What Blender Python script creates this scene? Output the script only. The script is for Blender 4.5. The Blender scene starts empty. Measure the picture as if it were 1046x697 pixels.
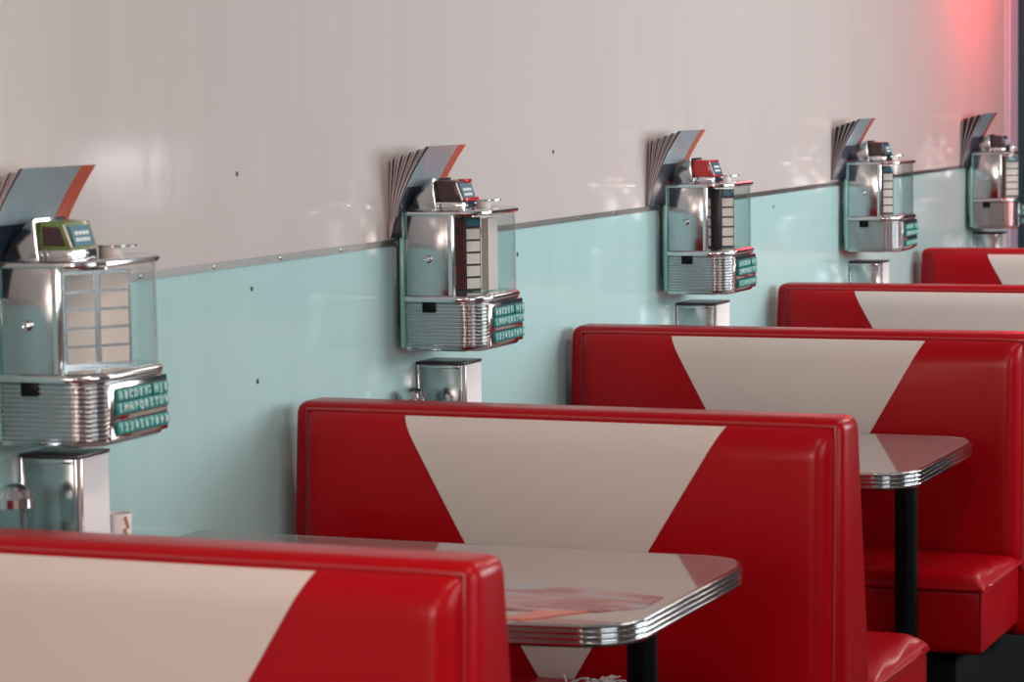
import bpy, bmesh, math, random
from mathutils import Vector, Matrix
random.seed(7)
C = bpy.context.scene.collection
PI = math.pi

# ------------------------------------------------------------------ materials
def new_mat(name):
    m = bpy.data.materials.new(name); m.use_nodes = True
    return m, m.node_tree.nodes, m.node_tree.links, m.node_tree.nodes['Principled BSDF']

def pbr(name, col, rough=.5, metal=0., coat=0., bump=0., bscale=60., spec=.5, var=0., vscale=4., vcol=None, coat_rough=.08):
    m, N, L, b = new_mat(name)
    b.inputs['Base Color'].default_value = (*col, 1)
    b.inputs['Roughness'].default_value = rough
    b.inputs['Metallic'].default_value = metal
    b.inputs['Coat Weight'].default_value = coat
    b.inputs['Coat Roughness'].default_value = coat_rough
    b.inputs['Specular IOR Level'].default_value = spec
    tc = N.new('ShaderNodeTexCoord')
    if bump:
        n = N.new('ShaderNodeTexNoise'); n.inputs['Scale'].default_value = bscale; n.inputs['Detail'].default_value = 3
        bp = N.new('ShaderNodeBump'); bp.inputs['Strength'].default_value = bump; bp.inputs['Distance'].default_value = .01
        L.new(tc.outputs['Object'], n.inputs['Vector']); L.new(n.outputs['Fac'], bp.inputs['Height'])
        L.new(bp.outputs['Normal'], b.inputs['Normal'])
    if var:
        n2 = N.new('ShaderNodeTexNoise'); n2.inputs['Scale'].default_value = vscale; n2.inputs['Detail'].default_value = 4
        mx = N.new('ShaderNodeMix'); mx.data_type = 'RGBA'
        mx.inputs['A'].default_value = (*col, 1)
        v = vcol or tuple(c*(1-var) for c in col)
        mx.inputs['B'].default_value = (*v, 1)
        L.new(tc.outputs['Object'], n2.inputs['Vector']); L.new(n2.outputs['Fac'], mx.inputs['Factor'])
        L.new(mx.outputs['Result'], b.inputs['Base Color'])
    return m

M = {}
M['red'] = pbr('red_vinyl', (.335, .0010, .0048), .30, coat=.06, bump=.04, bscale=35, coat_rough=.10, spec=.14)
M['red_dark'] = pbr('red_piping', (.30, .003, .007), .35, coat=.2)
M['cream'] = pbr('cream_vinyl', (.60, .53, .485), .48, bump=.04, bscale=35, var=.06, vscale=3)
M['black'] = pbr('black_metal', (.0015, .002, .0025), .4, spec=.15)
M['plinth'] = pbr('black_plinth', (.002, .0025, .003), .7, spec=.1)
M['chrome'] = pbr('chrome', (.60, .61, .62), .12, 1.)
M['chrome_worn'] = pbr('brushed_chrome', (.50, .525, .535), .14, 1., bump=.01, bscale=12, var=.12, vscale=14)
M['chrome_dark'] = pbr('grey_chrome', (.42, .43, .45), .25, 1.)
M['steel'] = pbr('brushed_steel_strip', (.27, .26, .25), .45, 1., bump=.02, bscale=20)
M['mint_plate'] = pbr('mint_enamel', (.16, .42, .37), .2, coat=.4)
M['teal_key'] = pbr('teal_key', (.004, .235, .205), .35)
M['teal_sign'] = pbr('teal_sign', (.006, .13, .18), .3)
M['white_print'] = pbr('white_print', (.72, .80, .78), .5)
M['card'] = pbr('title_card_paper', (.86, .75, .69), .6, var=.12, vscale=60)
M['card_line'] = pbr('card_print', (.62, .30, .26), .6)
M['page_dark'] = pbr('dark_page_board', (.030, .022, .030), .35)
M['page_maroon'] = pbr('maroon_page_board', (.13, .016, .018), .35)
M['sign_red'] = pbr('red_housing', (.55, .012, .015), .2, coat=.5)
M['sign_green'] = pbr('olive_housing', (.12, .20, .035), .3, coat=.3)
M['sign_side'] = pbr('maroon_housing', (.045, .018, .024), .25)
M['menu_blue'] = pbr('menu_cover_blue', (.33, .44, .48), .32, coat=.35, var=.22, vscale=30)
M['menu_navy'] = pbr('menu_cover_navy', (.020, .035, .060), .3, coat=.3)
M['menu_red'] = pbr('menu_band_red', (.50, .025, .025), .35, coat=.3, var=.5, vscale=90, vcol=(.62, .20, .10))
M['menu_paper'] = pbr('menu_inner_paper', (.66, .58, .58), .5)
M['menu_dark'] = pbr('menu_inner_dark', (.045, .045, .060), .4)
M['napkin'] = pbr('napkin_paper', (.82, .76, .75), .8)
M['shaker_print'] = pbr('cup_print', (.55, .30, .05), .6, var=1, vscale=70, vcol=(.30, .02, .03))
M['floor'] = pbr('dark_floor', (.004, .005, .006), .6, spec=.15, var=.3, vscale=3)
M['ceiling'] = pbr('ceiling_paint', (.62, .60, .58), .8)
M['offwhite'] = pbr('taupe_paint', (.24, .22, .21), .6)
M['tealdark'] = pbr('dark_teal_paint', (.018, .055, .065), .75, spec=.2)
M['lilac'] = pbr('lilac_panel', (.50, .44, .55), .35)
M['tuft'] = pbr('white_stuffing', (.75, .70, .68), .8)
M['label_white'] = pbr('cup_paper', (.78, .74, .72), .6)

def wall_mat(name, col, rough):
    # glossy laminate sheets: faint vertical waviness only in the surface, broad mottling in the paint
    m, N, L, b = new_mat(name)
    b.inputs['Roughness'].default_value = rough
    b.inputs['Specular IOR Level'].default_value = .22
    tc = N.new('ShaderNodeTexCoord')
    mp = N.new('ShaderNodeMapping'); mp.inputs['Scale'].default_value = (1, 5, .5)
    n = N.new('ShaderNodeTexNoise'); n.inputs['Scale'].default_value = 2.2; n.inputs['Detail'].default_value = 3
    bp = N.new('ShaderNodeBump'); bp.inputs['Strength'].default_value = .05; bp.inputs['Distance'].default_value = .01
    L.new(tc.outputs['Object'], mp.inputs['Vector']); L.new(mp.outputs['Vector'], n.inputs['Vector'])
    L.new(n.outputs['Fac'], bp.inputs['Height']); L.new(bp.outputs['Normal'], b.inputs['Normal'])
    mx = N.new('ShaderNodeMix'); mx.data_type = 'RGBA'
    mx.inputs['A'].default_value = (*col, 1); mx.inputs['B'].default_value = (*[c*.90 for c in col], 1)
    L.new(n.outputs['Fac'], mx.inputs['Factor']); L.new(mx.outputs['Result'], b.inputs['Base Color'])
    return m
M['wall_up'] = wall_mat('beige_wall_laminate', (.62, .56, .535), .10)
M['wall_mint'] = wall_mat('mint_wall_laminate', (.455, .675, .66), .10)

def table_mat():
    m, N, L, b = new_mat('cracked_ice_laminate')
    tc = N.new('ShaderNodeTexCoord')
    v = N.new('ShaderNodeTexVoronoi'); v.inputs['Scale'].default_value = 7
    v2 = N.new('ShaderNodeTexNoise'); v2.inputs['Scale'].default_value = 5; v2.inputs['Detail'].default_value = 5; v2.inputs['Distortion'].default_value = 1.5
    mx = N.new('ShaderNodeMix'); mx.data_type = 'RGBA'; mx.blend_type = 'MIX'
    mx.inputs['A'].default_value = (.38, .31, .29, 1); mx.inputs['B'].default_value = (.27, .22, .21, 1)
    L.new(tc.outputs['Object'], v2.inputs['Vector']); L.new(v2.outputs['Fac'], mx.inputs['Factor'])
    L.new(mx.outputs['Result'], b.inputs['Base Color'])
    b.inputs['Roughness'].default_value = .07
    b.inputs['Specular IOR Level'].default_value = .8; b.inputs['Coat Weight'].default_value = .7; b.inputs['Coat Roughness'].default_value = .03
    return m
M['table'] = table_mat()

def glass_mat(name, tint, refl=1.0):
    m = bpy.data.materials.new(name); m.use_nodes = True
    N = m.node_tree.nodes; L = m.node_tree.links
    N.remove(N['Principled BSDF'])
    t = N.new('ShaderNodeBsdfTransparent'); t.inputs['Color'].default_value = (*tint, 1)
    g = N.new('ShaderNodeBsdfGlossy'); g.inputs['Roughness'].default_value = .04
    lw = N.new('ShaderNodeLayerWeight'); pw = N.new('ShaderNodeMath'); pw.operation = 'POWER'; pw.inputs[1].default_value = 4.5
    f = N.new('ShaderNodeMath'); f.operation = 'MULTIPLY_ADD'; f.inputs[1].default_value = .9*refl; f.inputs[2].default_value = .03
    L.new(lw.outputs['Facing'], pw.inputs[0]); L.new(pw.outputs[0], f.inputs[0])
    x = N.new('ShaderNodeMixShader')
    L.new(f.outputs[0], x.inputs['Fac']); L.new(t.outputs['BSDF'], x.inputs[1]); L.new(g.outputs['BSDF'], x.inputs[2])
    L.new(x.outputs['Shader'], N['Material Output'].inputs['Surface'])
    return m
M['glass'] = glass_mat('clear_bent_glass', (.975, .99, .985))
M['jar'] = glass_mat('shaker_glass', (.72, .80, .79))

# ------------------------------------------------------------------ mesh helpers
class MB:
    def __init__(s): s.b = bmesh.new()
    def box(s, x0, x1, y0, y1, z0, z1, bev=0., seg=2):
        r = bmesh.ops.create_cube(s.b, size=1)
        vs = r['verts']
        bmesh.ops.scale(s.b, vec=(x1-x0, y1-y0, z1-z0), verts=vs)
        bmesh.ops.translate(s.b, vec=((x0+x1)/2, (y0+y1)/2, (z0+z1)/2), verts=vs)
        if bev:
            es = list({e for v in vs for e in v.link_edges})
            bmesh.ops.bevel(s.b, geom=es, offset=bev, segments=seg, profile=.5, affect='EDGES')
        return s
    def hexa(s, p, bev=0., seg=3):
        # p: 8 corners, bottom loop then top loop
        v = [s.b.verts.new(q) for q in p]
        fs = [(3,2,1,0),(4,5,6,7),(0,1,5,4),(1,2,6,5),(2,3,7,6),(3,0,4,7)]
        ff = [s.b.faces.new([v[i] for i in f]) for f in fs]
        if bev:
            es = list({e for f in ff for e in f.edges})
            bmesh.ops.bevel(s.b, geom=es, offset=bev, segments=seg, profile=.5, affect='EDGES')
        return s
    def prism(s, pts, ax, a, b_, bev=0.):
        # polygon pts extruded along axis ax from a to b_
        def mk(p, t):
            return {'x': (t, p[0], p[1]), 'y': (p[0], t, p[1]), 'z': (p[0], p[1], t)}[ax]
        A = [s.b.verts.new(mk(p, a)) for p in pts]; B = [s.b.verts.new(mk(p, b_)) for p in pts]
        n = len(pts); ff = [s.b.faces.new(A), s.b.faces.new(B)]
        for i in range(n): ff.append(s.b.faces.new((A[i], A[(i+1) % n], B[(i+1) % n], B[i])))
        if bev:
            bmesh.ops.bevel(s.b, geom=list({e for f in ff[:2] for e in f.edges}), offset=bev, segments=2, profile=.5, affect='EDGES')
        return s
    def loft(s, loops, close_bottom=True, close_top=True, cyclic=True):
        vs = [[s.b.verts.new(p) for p in lp] for lp in loops]
        n = len(loops[0])
        for a, b_ in zip(vs, vs[1:]):
            for i in range(n if cyclic else n-1):
                s.b.faces.new((a[i], a[(i+1) % n], b_[(i+1) % n], b_[i]))
        if close_bottom: s.b.faces.new(vs[0][::-1])
        if close_top: s.b.faces.new(vs[-1])
        return s
    def lathe(s, prof, c=(0, 0, 0), n=28, ax='z'):
        loops = []
        for r, h in prof:
            lp = []
            for i in range(n):
                a = 2*PI*i/n
                u, v = r*math.cos(a), r*math.sin(a)
                p = {'z': (u, v, h), 'y': (u, -h, v), 'x': (h, u, v)}[ax]
                lp.append((c[0]+p[0], c[1]+p[1], c[2]+p[2]))
            loops.append(lp)
        return s.loft(loops)
    def tube(s, pts, r, n=8, closed=False):
        pts = [Vector(p) for p in pts]; m = len(pts); loops = []
        for i, p in enumerate(pts):
            if closed: d = pts[(i+1) % m]-pts[i-1]
            else: d = pts[min(i+1, m-1)]-pts[max(i-1, 0)]
            d.normalize()
            up = Vector((0, 1, 0)) if abs(d.y) < .9 else Vector((0, 0, 1))
            u = d.cross(up).normalized(); w = d.cross(u)
            loops.append([p+r*(math.cos(2*PI*k/n)*u+math.sin(2*PI*k/n)*w) for k in range(n)])
        if closed:
            vs = [[s.b.verts.new(q) for q in lp] for lp in loops]
            for i in range(m):
                a, b_ = vs[i], vs[(i+1) % m]
                for k in range(n): s.b.faces.new((a[k], a[(k+1) % n], b_[(k+1) % n], b_[k]))
        else: s.loft(loops)
        return s
    def sheet(s, fn, nu, nv, thick):
        # solid sheet: fn(u,v)->(front point), back is offset by thick vector
        t = Vector(thick)
        F = [[s.b.verts.new(fn(i/nu, j/nv)) for i in range(nu+1)] for j in range(nv+1)]
        B = [[s.b.verts.new(Vector(fn(i/nu, j/nv))+t) for i in range(nu+1)] for j in range(nv+1)]
        for j in range(nv):
            for i in range(nu):
                s.b.faces.new((F[j][i], F[j][i+1], F[j+1][i+1], F[j+1][i]))
                s.b.faces.new((B[j][i], B[j+1][i], B[j+1][i+1], B[j][i+1]))
        for i in range(nu):
            s.b.faces.new((F[0][i], B[0][i], B[0][i+1], F[0][i+1]))
            s.b.faces.new((F[nv][i], F[nv][i+1], B[nv][i+1], B[nv][i]))
        for j in range(nv):
            s.b.faces.new((F[j][0], F[j+1][0], B[j+1][0], B[j][0]))
            s.b.faces.new((F[j][nu], B[j][nu], B[j+1][nu], F[j+1][nu]))
        return s
    def mesh(s, name, mat, smooth=True, angle=40):
        bmesh.ops.recalc_face_normals(s.b, faces=s.b.faces[:])
        me = bpy.data.meshes.new(name)
        s.b.to_mesh(me); s.b.free()
        me.materials.append(mat)
        if smooth:
            me.polygons.foreach_set('use_smooth', [True]*len(me.polygons))
            me.set_sharp_from_angle(angle=math.radians(angle))
        return me
    def build(s, name, mat, parent=None, loc=None, smooth=True, angle=40):
        return link(name, s.mesh(name, mat, smooth, angle), parent, loc)

def link(name, me, parent=None, loc=None):
    o = bpy.data.objects.new(name, me); C.objects.link(o)
    if parent: o.parent = parent
    if loc: o.location = loc
    return o

def thing(name, label, cat, loc, group=None, rz=0.):
    o = bpy.data.objects.new(name, None); C.objects.link(o)
    o.empty_display_size = .1
    o.location = loc; o.rotation_euler = (0, 0, rz)
    o['label'] = label; o['category'] = cat
    if group: o['group'] = group
    return o

def tag(o, label, cat, group=None):
    o['label'] = label; o['category'] = cat
    if group: o['group'] = group
    return o

def struct(name, mb, mat, parent=None, smooth=False):
    o = mb.build(name, mat, parent, smooth=smooth)
    if not parent: o['kind'] = 'structure'
    return o

CACHE = {}
def cached(key, fn):
    if key not in CACHE: CACHE[key] = fn()
    return CACHE[key]

# ------------------------------------------------------------------ the room
WX = -.03                       # face of the long left wall
XR_ROOM, Y0, Y1, ZC = 3.6, -8.0, 6.73, 2.75
RAIL0, RAIL1 = 1.2175, 1.2305
struct('floor', MB().box(WX-.2, XR_ROOM+.2, Y0-.2, Y1+.2, -.1, 0), M['floor'])
struct('ceiling', MB().box(WX-.2, XR_ROOM+.2, Y0-.2, Y1+.2, ZC, ZC+.1), M['ceiling'])
wl = struct('wall_left', MB().box(WX-.12, WX, Y0, Y1, 0, (RAIL0+RAIL1)/2), M['wall_mint'])
up = MB().box(WX-.12, WX, Y0, Y1, (RAIL0+RAIL1)/2, ZC).build('upper_panel', M['wall_up'], wl, smooth=False)
tr = struct('trim_1', MB().box(WX, WX+.0025, Y0, 6.55, RAIL0, RAIL1), M['steel'])
riv = MB()
riv.lathe([(.0001, .0), (.0042, .0), (.0036, .0016), (.0001, .0022)], (0, 0, 0), 12, 'x')
rme = riv.mesh('rivet', M['chrome_dark'])
for k in range(-4, 25):
    link('rivet', rme, tr, (WX+.0025, .095+k*.2655, (RAIL0+RAIL1)/2))
hole = MB().lathe([(.0001, .0), (.0050, .0), (.0042, .0012), (.0001, .0014)], (0, 0, 0), 10, 'x').mesh('screw_hole', M['page_dark'])
for y, z in ((-.068, 1.386), (-.02, 1.174), (-.004, 1.002), (1.535, 1.386), (3.328, 1.182), (1.30, 1.16)):
    link('screw_hole', hole, wl, (WX, y, z))
# pale corner panel and dark end wall
struct('trim_2', MB().box(WX, WX+.012, 6.58, Y1, 0, ZC, .003), M['lilac'])  # bluish glow at this end is put into the lilac paint
struct('wall_far', MB().box(WX-.12, XR_ROOM, Y1, Y1+.12, 0, ZC), M['tealdark'])
NW0, NW1 = 1.05, 2.45
def near_wall():
    mb = MB(); a, b_ = Y0-.12, Y0
    mb.box(WX-.12, XR_ROOM, a, b_, 0, NW0); mb.box(WX-.12, XR_ROOM, a, b_, NW1, ZC)
    for x0, x1 in ((WX-.12, .10), (.80, .92), (1.62, XR_ROOM)): mb.box(x0, x1, a, b_, NW0, NW1)
    return mb
struct('wall_near', near_wall(), M['offwhite'])
# right-hand wall with a band of windows and one small slit window
WZ0, WZ1 = 1.10, 2.35
WINS = [(-6.6, -4.4), (-3.3, -1.4), (1.0, 3.0), (3.3, 4.7)]
SL = (5.66, 6.34, 1.05, 1.32)
def wall_with_holes():
    mb = MB(); ys = [Y0] + [v for w in WINS for v in w] + [SL[0], SL[1], Y1]
    x0, x1 = XR_ROOM, XR_ROOM+.12
    mb.box(x0, x1, Y0, SL[0]-.3, 0, WZ0); mb.box(x0, x1, Y0, SL[0]-.3, WZ1, ZC)
    e = [Y0] + [v for w in WINS for v in w] + [SL[0]-.3]
    for a, b_ in zip(e[::2], e[1::2]): mb.box(x0, x1, a, b_, WZ0, WZ1)
    mb.box(x0, x1, SL[0]-.3, SL[0], 0, ZC); mb.box(x0, x1, SL[1], Y1, 0, ZC)
    mb.box(x0, x1, SL[0], SL[1], 0, SL[2]); mb.box(x0, x1, SL[0], SL[1], SL[3], ZC)
    return mb
struct('wall_right', wall_with_holes(), M['offwhite'])
for i, (a, b_) in enumerate(WINS + [(SL[0], SL[1])]):
    z0, z1 = (WZ0, WZ1) if i < len(WINS) else (SL[2], SL[3])
    f = MB(); t = .045 if i < len(WINS) else .012
    f.box(XR_ROOM+.03, XR_ROOM+.09, a, b_, z0, z0+t); f.box(XR_ROOM+.03, XR_ROOM+.09, a, b_, z1-t, z1)
    f.box(XR_ROOM+.03, XR_ROOM+.09, a, a+t, z0+t, z1-t); f.box(XR_ROOM+.03, XR_ROOM+.09, b_-t, b_, z0+t, z1-t)
    if i < len(WINS): f.box(XR_ROOM+.03, XR_ROOM+.09, (a+b_)/2-.02, (a+b_)/2+.02, z0+t, z1-t)
    struct('window_%d' % (i+1), f, M['chrome_dark'])

for i, (a, b_) in enumerate(((.10, .80), (.92, 1.62))):
    f = MB(); t = .045
    f.box(a, b_, Y0-.09, Y0-.03, NW0, NW0+t); f.box(a, b_, Y0-.09, Y0-.03, NW1-t, NW1)
    f.box(a, a+t, Y0-.09, Y0-.03, NW0+t, NW1-t); f.box(b_-t, b_, Y0-.09, Y0-.03, NW0+t, NW1-t)
    struct('window_%d' % (i+6), f, M['chrome_dark'])

# ------------------------------------------------------------------ booths
BW = 1.041
def booth_meshes():
    D = {}
    # upholstered frame, thicker towards the floor
    def frame():
        mb = MB()
        mb.hexa([(-.010, -.030, .30), (BW, -.030, .30), (BW, .178, .30), (-.010, .178, .30),
                 (.004, .0, .97), (BW-.004, .0, .97), (BW-.004, .100, .97), (.004, .100, .97)], .022, 5)
        return mb.mesh('back_frame', M['red'], angle=60)
    D['back_frame'] = frame()
    X0, X1, Z0, Z1 = .034, BW-.019, .455, .956
    def f(d, r): 
        d = max(0., min(d/r, 1.)); return math.sqrt(max(0., 1-(1-d)**2))
    def surf(x, z, side=-1, lift=0.):
        dx = min(x-X0, X1-x); dz = min(z-Z0, Z1-z)
        h = .036*f(dx, .034)*f(dz, .050) + .012*math.sin(PI*max(0, min(1, (x-X0)/(X1-X0))))*math.sin(PI*max(0, min(1, (z-Z0)/(Z1-Z0))))
        t = (.97-z)/.67
        if side < 0: return (x, -.030*t + .004 - h - lift, z)
        return (x, .100+.078*t - .004 + h + lift, z)
    D['surf'] = surf
    def grid_ease(u):  # denser near the rims
        return .5-.5*math.cos(PI*u)
    for nm, sd in (('front_cushion', -1), ('rear_cushion', 1)):
        mb = MB().sheet(lambda u, v: surf(X0+(X1-X0)*grid_ease(u), Z0+(Z1-Z0)*grid_ease(v), sd), 56, 40, (0, -.012*sd, 0))
        D[nm] = mb.mesh(nm, M['red'], angle=70)
        # the cream V let into the cushion
        def vee(u, v, sd=sd):
            z = .459+(Z1-.004-.459)*grid_ease(v)
            hw = .016+.576*(z-.459)
            c = (X0+X1)/2+.006
            return surf(c+(2*u-1)*hw, z, sd, .0022)
        D[nm+'_v'] = MB().sheet(vee, 30, 40, (0, -.003*sd, 0)).mesh('cream_inlay', M['cream'], angle=70)
        pts = []
        yo = lambda z: (-.030*(.97-z)/.67-.001) if sd < 0 else (.100+.078*(.97-z)/.67+.001)
        for k in range(9): pts.append((X0, yo(Z0+(Z1-Z0)*k/8), Z0+(Z1-Z0)*k/8))
        for k in range(1, 17): pts.append((X0+(X1-X0)*k/16, yo(Z1), Z1))
        for k in range(7, -1, -1): pts.append((X1, yo(Z0+(Z1-Z0)*k/8), Z0+(Z1-Z0)*k/8))
        D[nm+'_p'] = MB().tube(pts, .0042).mesh('piping', M['red_dark'])
    # seats
    for nm, sd in (('near', -1), ('far', 1)):
        if sd < 0: ya, yb = -.395, -.015
        else: ya, yb = .165, .530
        D['seat_box_'+nm] = MB().box(.004, BW+.006, ya, yb, .325, .468, .016, 4).mesh('seat_box', M['red'], angle=60)
        def top(u, v, ya=ya, yb=yb):
            x = -.002+(BW+.012)*grid_ease(u); y = ya-.006*1+(yb-ya+.012)*grid_ease(v)
            dx = min(x+.002, BW+.010-x); dy = min(y-ya+.006, yb+.006-y)
            z = .466+(.030-(.016*(y-ya)/(yb-ya) if ya < 0 else .016*(yb-y)/(yb-ya)))*f(dx, .045)*f(dy, .045)+.008*math.sin(PI*u)**.5*math.sin(PI*v)**.5 if 0 < u < 1 and 0 < v < 1 else .466
            w = .0018*math.sin(x*150+y*40)*math.exp(-dx/.03) if dx < .1 else 0      # gathered leather along the rim
            return (x, y, z+(w if 0 < u < 1 and 0 < v < 1 else 0))
        D['cushion_'+nm] = MB().sheet(top, 90, 50, (0, 0, -.004)).mesh('seat_cushion', M['red'], angle=70)
        for zz, tg in ((.467, 'a'),):
            pts = [(.0, yb if sd < 0 else ya, zz), (.0, ya if sd < 0 else yb, zz)]
            yo = ya-.004 if sd < 0 else yb+.004
            yi = yb if sd < 0 else ya
            pts = [(-.001, yi, zz)]+[(-.001, yi+(yo-yi)*k/6, zz) for k in range(1, 6)]
            pts += [(.01+(BW-.014)*k/14, yo, zz) for k in range(15)]
            pts += [(BW+.009, yi+(yo-yi)*k/6, zz) for k in range(5, -1, -1)]
            D['welt_'+nm] = MB().tube(pts, .006).mesh('welt', M['red'])
        yo = ya if sd < 0 else yb
        D['corner_'+nm] = MB().tube([(BW+.001, yo+.005*(1 if sd < 0 else -1), .335), (BW+.002, yo+.004*(1 if sd < 0 else -1), .462)], .0045).mesh('corner_seam', M['red_dark'])
    D['plinth'] = MB().box(.02, BW-.09, -.34, .52, .0, .326, .006).mesh('plinth', M['plinth'])
    return D
BD = booth_meshes()

def booth(Y, dz, label, w=1., x0=.0, rz=0., vk=1., vx=0.):
    r = thing('diner_booth', label, 'booth', (x0, Y, 0), 'red and cream diner booths along the wall')
    r.scale = (w, 1, 1+dz/.97); r.rotation_euler = (0, 0, rz)
    def add(nm, key, par=r, lab=None):
        o = link(nm, BD[key], par)
        if lab: o['label'] = lab
        return o
    add('back_frame', 'back_frame')
    for k in ('front_cushion', 'rear_cushion'):
        c = add('back_cushion', k)
        v = add('cream_inlay', k+'_v', c, 'cream vinyl V set into the red back cushion')
        v.scale = (vk, 1, 1); v.location = (vx, 0, 0)
        add('piping', k+'_p', c)
    for k in ('near', 'far'):
        s = add('seat', 'seat_box_'+k); s.scale = (1.024/w, 1, 1)
        add('seat_cushion', 'cushion_'+k, s); add('welt', 'welt_'+k, s); add('corner_seam', 'corner_'+k, s)
    add('plinth', 'plinth', r, 'black plinth under the seats')
    return r
BOOTHS = [(-1.528, -.010, 'nearest red booth with cream V, cut off by the lower left of the photo', 1.0, .003, -.010, 1., -.007),
          (.072, -.012, 'second red booth with cream V, its back whole in the photo, dispensers peeping above it', 1.030, .001, -.024),
          (1.573, .006, 'third red booth with cream V, seat corner over black plinth showing by the right edge', 1.055, -.012, 0., .944, .0263),
          (3.257, -.009, 'fourth red booth back with cream V, just above the third booth', 1.03, -.006),
          (4.988, -.004, 'farthest red booth back, only a sliver showing at the right edge', 1.03, .0)]
BO = [booth(*b) for b in BOOTHS]
# torn white stuffing on the second booth's near seat
tf = MB()
for k in range(48):
    bx = .625+random.gauss(0, .020); by = -.115+random.gauss(0, .014)
    a = random.uniform(0, 2*PI); l = random.uniform(.008, .026); h = random.uniform(.003, .016)
    d = Vector((math.cos(a)*l+.012, math.sin(a)*l, h))
    p = Vector((bx, by, .494))
    tf.tube([p, p+d*.5+Vector((0, 0, .004)), p+d], .0016, 5)
o = tf.build('torn_stuffing', M['tuft'], BO[1]); o['label'] = 'white frayed tuft on the red seat'; o['kind'] = 'stuff'

# ------------------------------------------------------------------ tables
def table(Yn, Yf, Ywall, label):
    # tabletop outline tapers a little towards the aisle and has rounded aisle corners
    L_, r = .995-WX-.002, .09
    yn0, yn1, yf = Ywall-Yn, 0., Yf-Yn            # local y, near corner at aisle = 0
    def outline(o=0.):
        pts = [(0, yn0-o)]
        for k in range(11):
            a = -PI/2+PI/2*k/10
            pts.append((L_-r+(r+o)*math.cos(a), r+(r+o)*math.sin(a)))
        for k in range(11):
            a = PI/2*k/10
            pts.append((L_-r+(r+o)*math.cos(a), yf-r+(r+o)*math.sin(a)))
        pts.append((0, yf+o))
        return pts
    t = thing('diner_table', label, 'table', (WX+.002, Yn, 0), 'diner tables between the booths')
    top = MB().loft([[(x, y, z) for x, y in outline(o)] for o, z in ((-.002, .731), (-.002, .760), (-.003, .7612))])
    top.build('tabletop', M['table'], t, angle=30)
    prof = [(-.004, .7275), (.0015, .7275)]
    for k in range(4):
        z = .7285+k*.0083
        prof += [(.004, z), (.0056, z+.0022), (.0056, z+.0052), (.004, z+.0066), (.0012, z+.0070), (.0012, z+.0078)]
    prof += [(.001, .7608), (-.004, .7606)]
    e = MB().loft([[(x, y, z) for x, y in outline(o)] for o, z in prof], False, False, cyclic=False)
    e.build('edge_band', M['chrome'], t, angle=35)['label'] = 'ribbed chrome edge band'
    py = yf/2-.005; px = .912-WX
    MB().lathe([(.024, .02), (.024, .70)], (px, py, 0), 20).build('pole', M['black'], t)
    MB().box(px-.12, px+.05, py-.10, py+.10, .716, .730, .004).build('mounting_plate', M['black'], t)
    MB().lathe([(.0001, 0), (.115, 0), (.115, .008), (.05, .025), (.03, .03), (.0001, .03)], (px, py, 0), 28).build('foot', M['black'], t)
    MB().box(.0, .12, yf/2-.15, yf/2+.15, .700, .730, .003).build('wall_bracket', M['black'], t)
    return t
table(-.887, -.252, -1.00, 'nearest grey diner table, ribbed chrome edge, just beyond the nearest booth')
table(.797, 1.428, .600, 'second grey diner table, its chrome corner jutting past the second booth on the right')
table(2.42, 3.02, 2.24, 'third diner table, wholly behind the third booth')
table(4.10, 4.70, 3.95, 'fourth diner table, wholly behind the fourth booth')
table(5.80, 6.42, 5.70, 'last diner table, wholly behind the farthest booth')

# ------------------------------------------------------------------ wall jukeboxes
JW, XB, XP, XF, JR = .250, .030, .130, .196, .062
def outl(o=0., r=JR, x0=XB, y0=0.):
    pts = [(x0, y0-o)]
    for k in range(13):
        a = -PI/2+PI/2*k/12; pts.append((XF-r+(r+o)*math.cos(a), r+(r+o)*math.sin(a)))
    for k in range(13):
        a = PI/2*k/12; pts.append((XF-r+(r+o)*math.cos(a), JW-r+(r+o)*math.sin(a)))
    pts.append((x0, JW-y0+o))
    return pts
def stack(levels, r=JR, **k):
    return MB().loft([[(x, y, z) for x, y in outl(o, r, **k)] for o, z in levels])

def text_mesh(name, txt, size, width):
    cu = bpy.data.curves.new(name, 'FONT'); cu.body = txt; cu.size = size; cu.extrude = .0004
    cu.align_x = 'CENTER'; cu.align_y = 'CENTER'; cu.resolution_u = 2
    ob = bpy.data.objects.new(name, cu); C.objects.link(ob)
    dg = bpy.context.evaluated_depsgraph_get()
    me = bpy.data.meshes.new_from_object(ob.evaluated_get(dg))
    bpy.data.objects.remove(ob); bpy.data.curves.remove(cu)
    me.name = name; me.materials.clear(); me.materials.append(M['white_print'])
    return me
ROT_X = Matrix(((0, 0, 1, 0), (1, 0, 0, 0), (0, 1, 0, 0), (0, 0, 0, 1)))     # text in XY -> faces +X, reads along +Y

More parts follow.
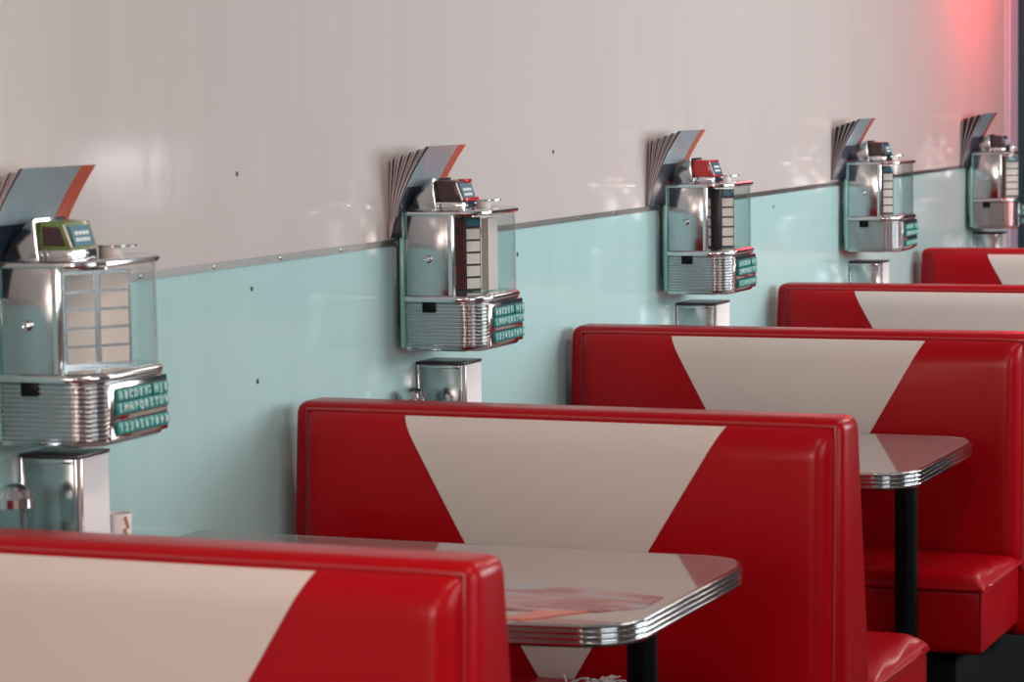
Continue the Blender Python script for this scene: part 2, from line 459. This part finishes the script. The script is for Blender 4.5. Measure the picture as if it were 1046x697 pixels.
def jukebox(Y, dz, style, label):
    j = thing('tabletop_jukebox', label, 'jukebox', (WX, Y, dz), 'chrome jukeboxes on the wall')
    def put(key, fn, name, par=j, loc=None): return link(name, cached(key, fn), par, loc)
    put('brk', lambda: MB().box(.0, .021, .03, JW-.03, 1.05, 1.2345, .002).mesh('wall_bracket', M['chrome_dark']), 'wall_bracket')
    bp = put('bp', lambda: MB().box(.0205, XB, -.0075, JW+.004, 1.010, 1.236, .004, 3).box(.0282, XB, -.0075, .004, 1.232, 1.287, .0006, 2).mesh('back_plate', M['mint_plate']), 'back_plate')
    bp['label'] = 'mint enamelled back plate'
    # side panels, the near one with lock
    sp = put('spn', lambda: MB().box(XB, XP, .0, .007, 1.107, 1.284, .002).mesh('side_panel', M['chrome_worn']), 'side_panel')
    put('lock', lambda: MB().lathe([(.0085, 0), (.0085, .004), (.0070, .007), (.0045, .008), (.0040, .006), (.0001, .006)], (.0816, 0, 1.1915), 20, 'y').mesh('lock', M['chrome']), 'lock', sp)
    put('spf', lambda: MB().box(XB, .080, JW-.007, JW, 1.107, 1.284, .002).mesh('side_panel', M['chrome_worn']), 'side_panel')
    put('post', lambda: MB().box(XP-.004, XP+.009, -.0035, .010, 1.117, 1.284, .003, 3).mesh('corner_post', M['chrome']), 'corner_post')
    # ribbed base housing
    def base():
        lv = [(-.020, 1.0035), (-.010, 1.0040), (-.004, 1.0070), (.0, 1.0130)]
        n = 12
        for k in range(n):
            z0 = 1.0150+k*.0073
            lv += [(-.0028, z0), (.0008, z0+.0010), (.0026, z0+.0033), (.0008, z0+.0056), (-.0028, z0+.0066)]
        lv += [(.0, 1.1035), (.0, 1.108)]
        return stack(lv, .05).mesh('base_housing', M['chrome'], angle=50)
    bh = put('base', base, 'base_housing')
    put('coin', lambda: MB().box(.068, .097, -.0035, .004, 1.0830, 1.1065, .0015).mesh('coin_return', M['black']), 'coin_return', bh)
    put('lip', lambda: stack([(.001, 1.103), (.0045, 1.1055), (.0058, 1.1100), (.0045, 1.1145), (.001, 1.1175), (-.006, 1.1185)]).mesh('lower_rim', M['chrome']), 'lower_rim')
    # bent glass
    def glass():
        a = [p for p in outl(-.002) if p[0] >= XP-.001 or True][1:-1]; b_ = outl(-.0045)[1:-1]
        a = [(XP+.004, .002)]+a+[(XP+.004, JW-.002)]; b_ = [(XP+.004, .0045)]+b_+[(XP+.004, JW-.0045)]
        mb = MB()
        V = [[mb.b.verts.new((x, y, z)) for x, y in q] for z in (1.1165, 1.281) for q in (a, b_)]
        for i in range(len(a)-1):
            mb.b.faces.new((V[0][i], V[0][i+1], V[2][i+1], V[2][i])); mb.b.faces.new((V[1][i], V[3][i], V[3][i+1], V[1][i+1]))
        return mb.mesh('glass_window', M['glass'], angle=60)
    put('glass', glass, 'glass_window')
    put('lid', lambda: stack([(-.004, 1.2790), (.003, 1.2795), (.0052, 1.2830), (.0045, 1.2870), (.001, 1.2895), (-.012, 1.2905)]).mesh('lid', M['chrome']), 'lid')
    put('hood', lambda: MB().prism([(.032, 1.289), (.035, 1.296), (.050, 1.318), (.065, 1.338), (.080, 1.351), (.090, 1.354), (.096, 1.289)], 'y', .014, .108, .003).mesh('menu_hood', M['chrome_worn'], angle=30), 'menu_hood')
    # sign housing on the lid, coloured differently per jukebox style
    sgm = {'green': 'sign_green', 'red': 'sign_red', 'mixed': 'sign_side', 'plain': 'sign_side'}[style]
    sb = put('sbase', lambda: MB().box(.094, .150, .026, .100, 1.289, 1.307, .003).mesh('sign_base', M['chrome']), 'sign_base')
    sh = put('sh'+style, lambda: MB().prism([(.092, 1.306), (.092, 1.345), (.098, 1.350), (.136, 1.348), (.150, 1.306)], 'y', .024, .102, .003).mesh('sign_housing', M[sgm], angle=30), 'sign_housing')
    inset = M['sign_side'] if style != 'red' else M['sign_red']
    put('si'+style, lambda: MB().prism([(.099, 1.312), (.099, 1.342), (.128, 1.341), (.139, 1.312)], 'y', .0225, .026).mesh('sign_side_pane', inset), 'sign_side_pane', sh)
    put('sr', lambda: MB().tube([(.136, .023, 1.345), (.150, .023, 1.310)], .0024).mesh('sign_bar', M['chrome']), 'sign_bar', sh)
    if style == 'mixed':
        put('sred', lambda: MB().box(.132, .1535, .035, .103, 1.3075, 1.3150, .002).box(.120, .139, .070, .103, 1.345, 1.3515, .002).mesh('red_strips', M['sign_red']), 'red_strips', sh)
    def face():
        mb = MB()
        q = lambda y, t, o: (.1365+.0131*t+o*.95, y, 1.346-.038*t+o*.28)
        mb.hexa([q(.032, .92, .0), q(.032, .92, .002), q(.094, .92, .002), q(.094, .92, .0), q(.032, .10, .0), q(.032, .10, .002), q(.094, .10, .002), q(.094, .10, .0)])
        return mb.mesh('sign_face', M['teal_sign'], smooth=False)
    sf = put('sface', face, 'sign_face', sh)
    def bars():
        mb = MB()
        q = lambda y, t, o: (.1365+.0131*t+o*.95, y, 1.346-.038*t+o*.28)
        for t0, ya, yb in ((.34, .042, .086), (.60, .040, .087)):
            y = ya
            for w in (.010, .007, .011, .007):
                if y+w > yb: break
                mb.hexa([q(y, t0+.14, .002), q(y, t0+.14, .0026), q(y+w, t0+.14, .0026), q(y+w, t0+.14, .002), q(y, t0, .002), q(y, t0, .0026), q(y+w, t0, .0026), q(y+w, t0, .002)])
                y += w+.0022
        return mb.mesh('sign_lettering', M['white_print'], smooth=False)
    put('sbars', bars, 'sign_lettering', sf)
    kn = put('knob', lambda: MB().lathe([(.0001, 1.290), (.019, 1.290), (.019, 1.303), (.0001, 1.303)], (.128, .178, 0), 24).mesh('selector_knob', M['card']), 'selector_knob')
    put('knobc', lambda: MB().lathe([(.0001, 1.303), (.033, 1.303), (.033, 1.3055), (.0001, 1.3062)], (.130, .194, 0), 28).mesh('knob_cap', M['chrome']), 'knob_cap', kn)
    # key panel on the front
    kp = put('kp', lambda: MB().box(XF-.006, XF+.0035, .040, .222, 1.0120, 1.1000, .003).mesh('key_panel', M['chrome']), 'key_panel')
    put('kslot', lambda: MB().box(XF+.003, XF+.0042, .053, .216, 1.0485, 1.0925).box(XF+.003, XF+.0042, .053, .216, 1.0185, 1.0425).mesh('key_slot', M['page_dark']), 'key_slot', kp)
    km = cached('key', lambda: MB().box(XF+.0035, XF+.0100, -.0076, .0076, -.0092, .0092, .0010, 2).mesh('key', M['teal_key']))
    for row, (z, txt) in enumerate(((1.0810, 'ABCDEFGHJK'), (1.0610, 'LMNPQRSTUV'), (1.0305, '1234567890'))):
        for i in range(10):
            dx = -.004 if (row == 0 and i == 6) else 0.
            y = .0620+i*.0159
            k = link('key', km, kp, (dx, y, z))
            tm = cached('t'+txt[i], lambda: text_mesh('key_letter', txt[i], .0165, .01))
            o = link('key_letter', tm, kp); o.matrix_local = Matrix.Translation((XF+.0103+dx, y, z-.0005)) @ ROT_X
    # title pages behind the glass
    def leaf(name, a, b_, z0, z1, mat, cols, rows, header=True, cardm='card', margin=.06):
        A, B = Vector((*a, 0)), Vector((*b_, 0)); d = (B-A); w = d.length; d.normalize(); n = Vector((d.y, -d.x, 0))
        if n.y > 0: n = -n
        def slab(u0, u1, za, zb, t0, t1):
            p = lambda u, t, z: tuple(A+d*(u*w)+n*t+Vector((0, 0, z)))
            return [p(u0, t0, za), p(u1, t0, za), p(u1, t1, za), p(u0, t1, za), p(u0, t0, zb), p(u1, t0, zb), p(u1, t1, zb), p(u0, t1, zb)]
        pg = MB().hexa(slab(0, 1, z0, z1, 0, .003)).build('title_page', mat, j, smooth=False)
        top = z1-(.022 if header else .004)
        if header:
            MB().hexa(slab(.12, .88, z1-.018, z1-.005, .003, .0038)).build('page_heading', M['teal_sign'], pg, smooth=False)
        ph = (top-z0-.004)/rows
        for c in range(cols):
            u0 = (c+margin)/cols; u1 = (c+1-margin)/cols
            for r_ in range(rows):
                zb = top-ph*r_-.0022; za = top-ph*(r_+1)+.0022
                MB().hexa(slab(u0, u1, za, zb, .003, .0042)).build('title_card', M[cardm], pg, smooth=False)
        return pg
    P = style_pages[Y]
    for kind, a, b_ in P:
        if kind == 'spindle':
            MB().box(a[0], b_[0], a[1]-.006, a[1]+.006, 1.1185, 1.272, .003).build('page_spindle', M['page_dark'], j)
        elif kind == 'edges':
            m = MB()
            for k in range(4):
                x = a[0]+(b_[0]-a[0])*(k+.5)/4
                m.box(x-.0014, x+.0014, a[1], a[1]+.05, 1.120, 1.268)
            m.build('page_stack', M['card'], j, smooth=False)
        elif kind == 'cards2': leaf('p', a, b_, 1.119, 1.270, M['chrome_dark'], 2, 5, False, 'card', .09)
        elif kind == 'cards': leaf('p', a, b_, 1.119, 1.272, M['page_dark'], 1, 5)
        elif kind == 'maroon': leaf('p', a, b_, 1.119, 1.272, M['page_dark'], 1, 5, False, 'page_maroon', .02)
    return j
style_pages = {
    -.932: [('cards2', (.100, .072), (.166, .168))],
    .605: [('maroon', (.098, .095), (.121, .102)), ('cards', (.120, .103), (.143, .128)), ('edges', (.143, .135), (.160, .135))],
    2.271: [('cards', (.098, .100), (.115, .104)), ('spindle', (.113, .107), (.142, .107)), ('cards', (.141, .108), (.170, .125))],
    4.043: [('maroon', (.098, .095), (.118, .100)), ('cards', (.117, .101), (.147, .116))],
    5.823: [('maroon', (.100, .095), (.130, .100)), ('cards', (.130, .102), (.175, .130))],
}
JB = [(-.932, -.0095, 'green', 'nearest chrome jukebox, cut by the left edge, with two columns of title cards facing out'),
      (.605, 0., 'mixed', 'chrome jukebox above the second booth, sign housing with red strips, maroon title page'),
      (2.271, -.004, 'red', 'chrome jukebox above the third booth, with a bright red sign housing on top'),
      (4.043, .003, 'plain', 'small far chrome jukebox above the fourth booth, second from the right edge'),
      (5.823, -.012, 'plain', 'farthest chrome jukebox, partly cut off by the right edge')]
for a in JB: jukebox(*a)

# ------------------------------------------------------------------ menus tucked behind each jukebox
ORD = ['frontmost', 'second from front', 'third from front', 'fourth from front', 'hindmost']
WHERE = ['nearest jukebox by the left edge', 'jukebox above the second booth', 'jukebox with the red sign housing', 'small jukebox above the fourth booth', 'farthest jukebox by the right edge']
def menu(Y, dz, k, n, where, dark, fan, yoff, wid, top):
    # k = 0 is the front menu; sheet runs along Y, curves out from the wall towards its top edge
    zb, zt = 1.235, top-.006*k
    t = 1-k/(n-1)
    xb, xt = .0016+.0090*t, .010+fan*t
    H = zt-zb
    lab = ('%s menu, pale blue with red band, behind the %s' if k == 0 else '%s menu of the fan behind the %s') % (ORD[k], where)
    r = thing('menu', lab, 'menu', (WX, Y+yoff+.004*k, zb+dz), 'menus fanned behind the jukeboxes')
    def fn(off, e, u0=0., u1=1., lift=0.):
        def f(u, v):
            s = v
            x = xb+(xt-xb)*(.40*s+.60*s**2)+off*(.08+.92*s)+lift
            return (x, (u0+(u1-u0)*u)*wid+e*.0, H*s)
        return f
    MB().sheet(fn(.0, 0), 1, 14, (-.0012, 0, 0)).build('rear_cover', M['menu_paper'], r)
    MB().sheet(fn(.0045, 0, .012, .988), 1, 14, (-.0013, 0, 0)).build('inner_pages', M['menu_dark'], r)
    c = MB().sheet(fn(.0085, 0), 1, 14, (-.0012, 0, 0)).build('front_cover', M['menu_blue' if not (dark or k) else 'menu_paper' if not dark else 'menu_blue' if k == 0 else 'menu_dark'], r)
    if k == 0:
        MB().sheet(fn(.0085, 0, .80, 1.0, .0006), 1, 14, (-.0006, 0, 0)).build('red_band', M['menu_red'], c)
        def low(u, v): return fn(.0085, 0, 0, 1, .0007)(u, v*.56*(1-.0*u))
        MB().sheet(low, 1, 10, (-.0006, 0, 0)).build('navy_foot', M['menu_navy'], c)
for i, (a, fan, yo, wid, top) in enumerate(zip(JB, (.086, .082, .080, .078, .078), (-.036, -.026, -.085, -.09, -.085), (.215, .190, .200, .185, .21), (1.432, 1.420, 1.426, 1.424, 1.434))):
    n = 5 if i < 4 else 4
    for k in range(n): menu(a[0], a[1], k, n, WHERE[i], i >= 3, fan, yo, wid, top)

# ------------------------------------------------------------------ napkin dispensers, shakers, cup
def napkin_holder(Y, label, h=.209, D=.094):
    t = thing('napkin_dispenser', label, 'napkin dispenser', (WX+.002, Y, .7622), 'napkin dispensers at the wall ends of the tables')
    W = .108
    # chrome case open at the front, side walls with a raised rim
    c = MB()
    c.box(0, W-.006, 0, .004, .004, h-.006, .0012); c.box(0, W-.006, D-.004, D, .004, h-.006, .0012)
    c.box(0, .004, .004, D-.004, .004, h-.006); c.box(0, W-.004, 0, D, 0, .004)
    cs = c.build('case', M['chrome_worn'], t)
    rim = MB()
    for x0, x1, z0, z1 in ((.0, .004, .004, h-.006), (W-.012, W-.006, .004, h-.006), (.004, W-.012, .004, .010), (.004, W-.012, h-.014, h-.007)):
        rim.box(x0, x1, -.0022, .0005, z0, z1, .0008)
    rim.build('side_rim', M['chrome'], cs)
    MB().box(-.0005, W-.001, -.002, D+.002, h-.006, h, .0015).build('top_cover', M['page_dark'], t)['label'] = 'dark top cover'
    MB().box(.010, W, .0045, D-.0045, .006, h-.0062, .002).build('napkin_stack', M['napkin'], t)['label'] = 'stack of white paper napkins'
    MB().box(W-.001, W+.0012, .002, .0055, .004, h-.006, .0006).build('front_rim', M['chrome'], cs)
NH = [(-.835, 'napkin dispenser under the nearest jukebox, a printed white cup beside it'),
      (.722, 'napkin dispenser above the second booth back, chrome shaker at its left'),
      (2.425, 'napkin dispenser showing above the third booth back', .205, .125),
      (4.165, 'napkin dispenser showing above the fourth booth back'),
      (5.965, 'farthest napkin dispenser, beneath the jukebox at the right edge')]
for a in NH: napkin_holder(*a)

def shaker(x, y, label, r=.026, h=.158):
    t = thing('salt_shaker', label, 'shaker', (x, y, .7622), 'glass shakers with chrome tops')
    n = 60; loops = []
    for z, k in ((0, .9), (.006, 1.), (h*.30, 1.), (h*.62, .96), (h-.036, .95)):
        loops.append([(r*k*(1+.045*math.cos(12*2*PI*i/n))*math.cos(2*PI*i/n), r*k*(1+.045*math.cos(12*2*PI*i/n))*math.sin(2*PI*i/n), z) for i in range(n)])
    MB().loft(loops).build('jar', M['jar'], t)['label'] = 'ribbed glass jar'
    MB().lathe([(.0001, .003), (r*.82, .003), (r*.82, h*.5), (.0001, h*.5)], (0, 0, 0), 24).build('filling', M['label_white'], t)
    MB().lathe([(r*.95, h-.037), (r*1.08, h-.036), (r*1.08, h-.022), (r*1.0, h-.020), (r*.9, h-.012), (r*.55, h-.003), (.0001, h)], (0, 0, 0), 28).build('cap', M['chrome'], t)
shaker(.026, -.945, 'glass shaker with chrome cap at the left edge beside the nearest napkin dispenser', .029, .178)
shaker(.006, .620, 'shaker with chrome cap peeping over the second booth beside the dispenser', .026, .166)

cu = thing('paper_cup', 'small white cup with yellow and red print beside the nearest napkin dispenser', 'cup', (.074, -.712, .7622))
MB().lathe([(.019, 0), (.0225, .094), (.0225, .101), (.0205, .101), (.0185, .004), (.0001, .004)], (0, 0, 0), 28).build('cup_wall', M['label_white'], cu)
pr = MB()
for k in range(6):
    a = -.34-.10*(k % 3)+.05*(k//3); z = .058+.0065*k
    r0 = .019+.0035*z/.094
    pr.hexa([((r0+.0002+o)*math.cos(a+da), (r0+.0002+o)*math.sin(a+da), z+zz) for zz in (0, .0065) for da, o in ((-.13, 0), (.13, 0), (.13, .0009), (-.13, .0009))])
pr.build('printed_mark', M['shaker_print'], cu)

def mat_print():
    m, N, L, b = new_mat('printed_paper')
    tc = N.new('ShaderNodeTexCoord'); mp = N.new('ShaderNodeMapping'); mp.inputs['Scale'].default_value = (3.0, 9.0, 1); mp.inputs['Rotation'].default_value = (0, 0, .5)
    n = N.new('ShaderNodeTexNoise'); n.inputs['Scale'].default_value = 1.9; n.inputs['Detail'].default_value = 2; n.inputs['Distortion'].default_value = .8
    r = N.new('ShaderNodeValToRGB'); e = r.color_ramp.elements
    e[0].position = .40; e[0].color = (.27, .045, .055, 1); e[1].position = .60; e[1].color = (.27, .28, .32, 1)
    k = e.new(.50); k.color = (.36, .17, .17, 1)
    L.new(tc.outputs['Object'], mp.inputs['Vector']); L.new(mp.outputs['Vector'], n.inputs['Vector'])
    L.new(n.outputs['Fac'], r.inputs['Fac']); L.new(r.outputs['Color'], b.inputs['Base Color'])
    b.inputs['Roughness'].default_value = .2; b.inputs['Specular IOR Level'].default_value = .3
    return m
M['mat_print'] = mat_print()
pm = thing('place_mat', 'glossy red and grey-blue printed sheet lying on the nearest table', 'place mat', (.60, -.80, .7615))
sheet = MB().prism([(-.02, .197), (.24, .190), (.372, .158), (.374, .070), (.318, .016), (.22, -.004), (.03, -.030)], 'z', 0, .0012).build('sheet', M['mat_print'], pm, smooth=False)
MB().prism([(.205, -.080), (.238, -.080), (.305, .012), (.235, .004)], 'z', 0, .0014).build('orange_tab', M['menu_red'], pm, smooth=False)

# ------------------------------------------------------------------ light
def area(name, loc, size, energy, col, rot):
    l = bpy.data.lights.new(name, 'AREA'); l.shape = 'RECTANGLE'; l.size, l.size_y = size; l.energy = energy; l.color = col
    o = bpy.data.objects.new(name, l); C.objects.link(o); o.location = loc; o.rotation_euler = rot; return o
for i, (a, b_) in enumerate(WINS):
    area('window_daylight', (XR_ROOM+.028, (a+b_)/2, (WZ0+WZ1)/2), (WZ1-WZ0-.1, b_-a-.1), (3, 44, 68, 70)[i], (.92, .97, 1.0), (0, PI/2, 0))
for za, zb, ya, yb, e in ((1.255, 1.300, 5.70, 6.30, .9), (1.205, 1.248, 5.70, 6.30, .65), (1.150, 1.198, 5.70, 6.12, .35), (1.075, 1.095, 6.02, 6.30, .4)):
    area('slit_daylight', (XR_ROOM+.028, (ya+yb)/2, (za+zb)/2), (zb-za, yb-ya), e, (.92, .97, 1.0), (0, PI/2, 0))
for a, b_ in ((.10, .80), (.92, 1.62)):
    area('front_daylight', ((a+b_)/2, Y0-.028, (NW0+NW1)/2), (b_-a-.1, NW1-NW0-.1), 70, (1.0, .76, .67), (PI/2, 0, 0))
for y in (-5.2, -2.2, .8, 3.6, 5.6):  # unseen overhead fill lights added along the aisle, near pair warmer
    area('ceiling_fill', (1.7, y, ZC-.03), (.30, 1.2), (9 if y < 1 else 16) if y > -1 else 25, (1.0, .95, .90) if y > -1 else (1.0, .74, .64), (0, 0, 0))
l = bpy.data.lights.new('red_neon', 'POINT'); l.energy = 36; l.color = (1, .035, .05); l.shadow_soft_size = .20
o = bpy.data.objects.new('red_neon', l); C.objects.link(o); o.location = (.42, 5.95, 2.12)

w = bpy.data.worlds.new('world'); bpy.context.scene.world = w; w.use_nodes = True
w.node_tree.nodes['Background'].inputs['Color'].default_value = (.75, .85, 1, 1)
w.node_tree.nodes['Background'].inputs['Strength'].default_value = .4

# ------------------------------------------------------------------ camera
yaw, pitch, roll, fpx = .380837, .087535, -.014224, 2912.26
f = Vector((-math.sin(yaw)*math.cos(pitch), math.cos(yaw)*math.cos(pitch), -math.sin(pitch)))
r = f.cross(Vector((0, 0, 1))).normalized(); u = r.cross(f)
r2 = math.cos(roll)*r+math.sin(roll)*u; u2 = -math.sin(roll)*r+math.cos(roll)*u
cd = bpy.data.cameras.new('camera'); cam = bpy.data.objects.new('camera', cd); C.objects.link(cam)
m = Matrix((r2, u2, -f)).transposed().to_4x4(); m.translation = Vector((2.34998, -4.68378, 1.52888))
cam.matrix_world = m
cd.sensor_width = 36; cd.sensor_fit = 'HORIZONTAL'; cd.lens = fpx/1046*36
cd.clip_start = .05
cd.dof.use_dof = True; cd.dof.focus_distance = 6.3; cd.dof.aperture_fstop = 9
sc = bpy.context.scene
sc.camera = cam
sc.cycles.caustics_reflective = False
sc.view_settings.view_transform = 'Standard'; sc.view_settings.look = 'None'
sc.view_settings.gamma = 1; sc.view_settings.use_curve_mapping = False
sc.view_settings.exposure = -.12
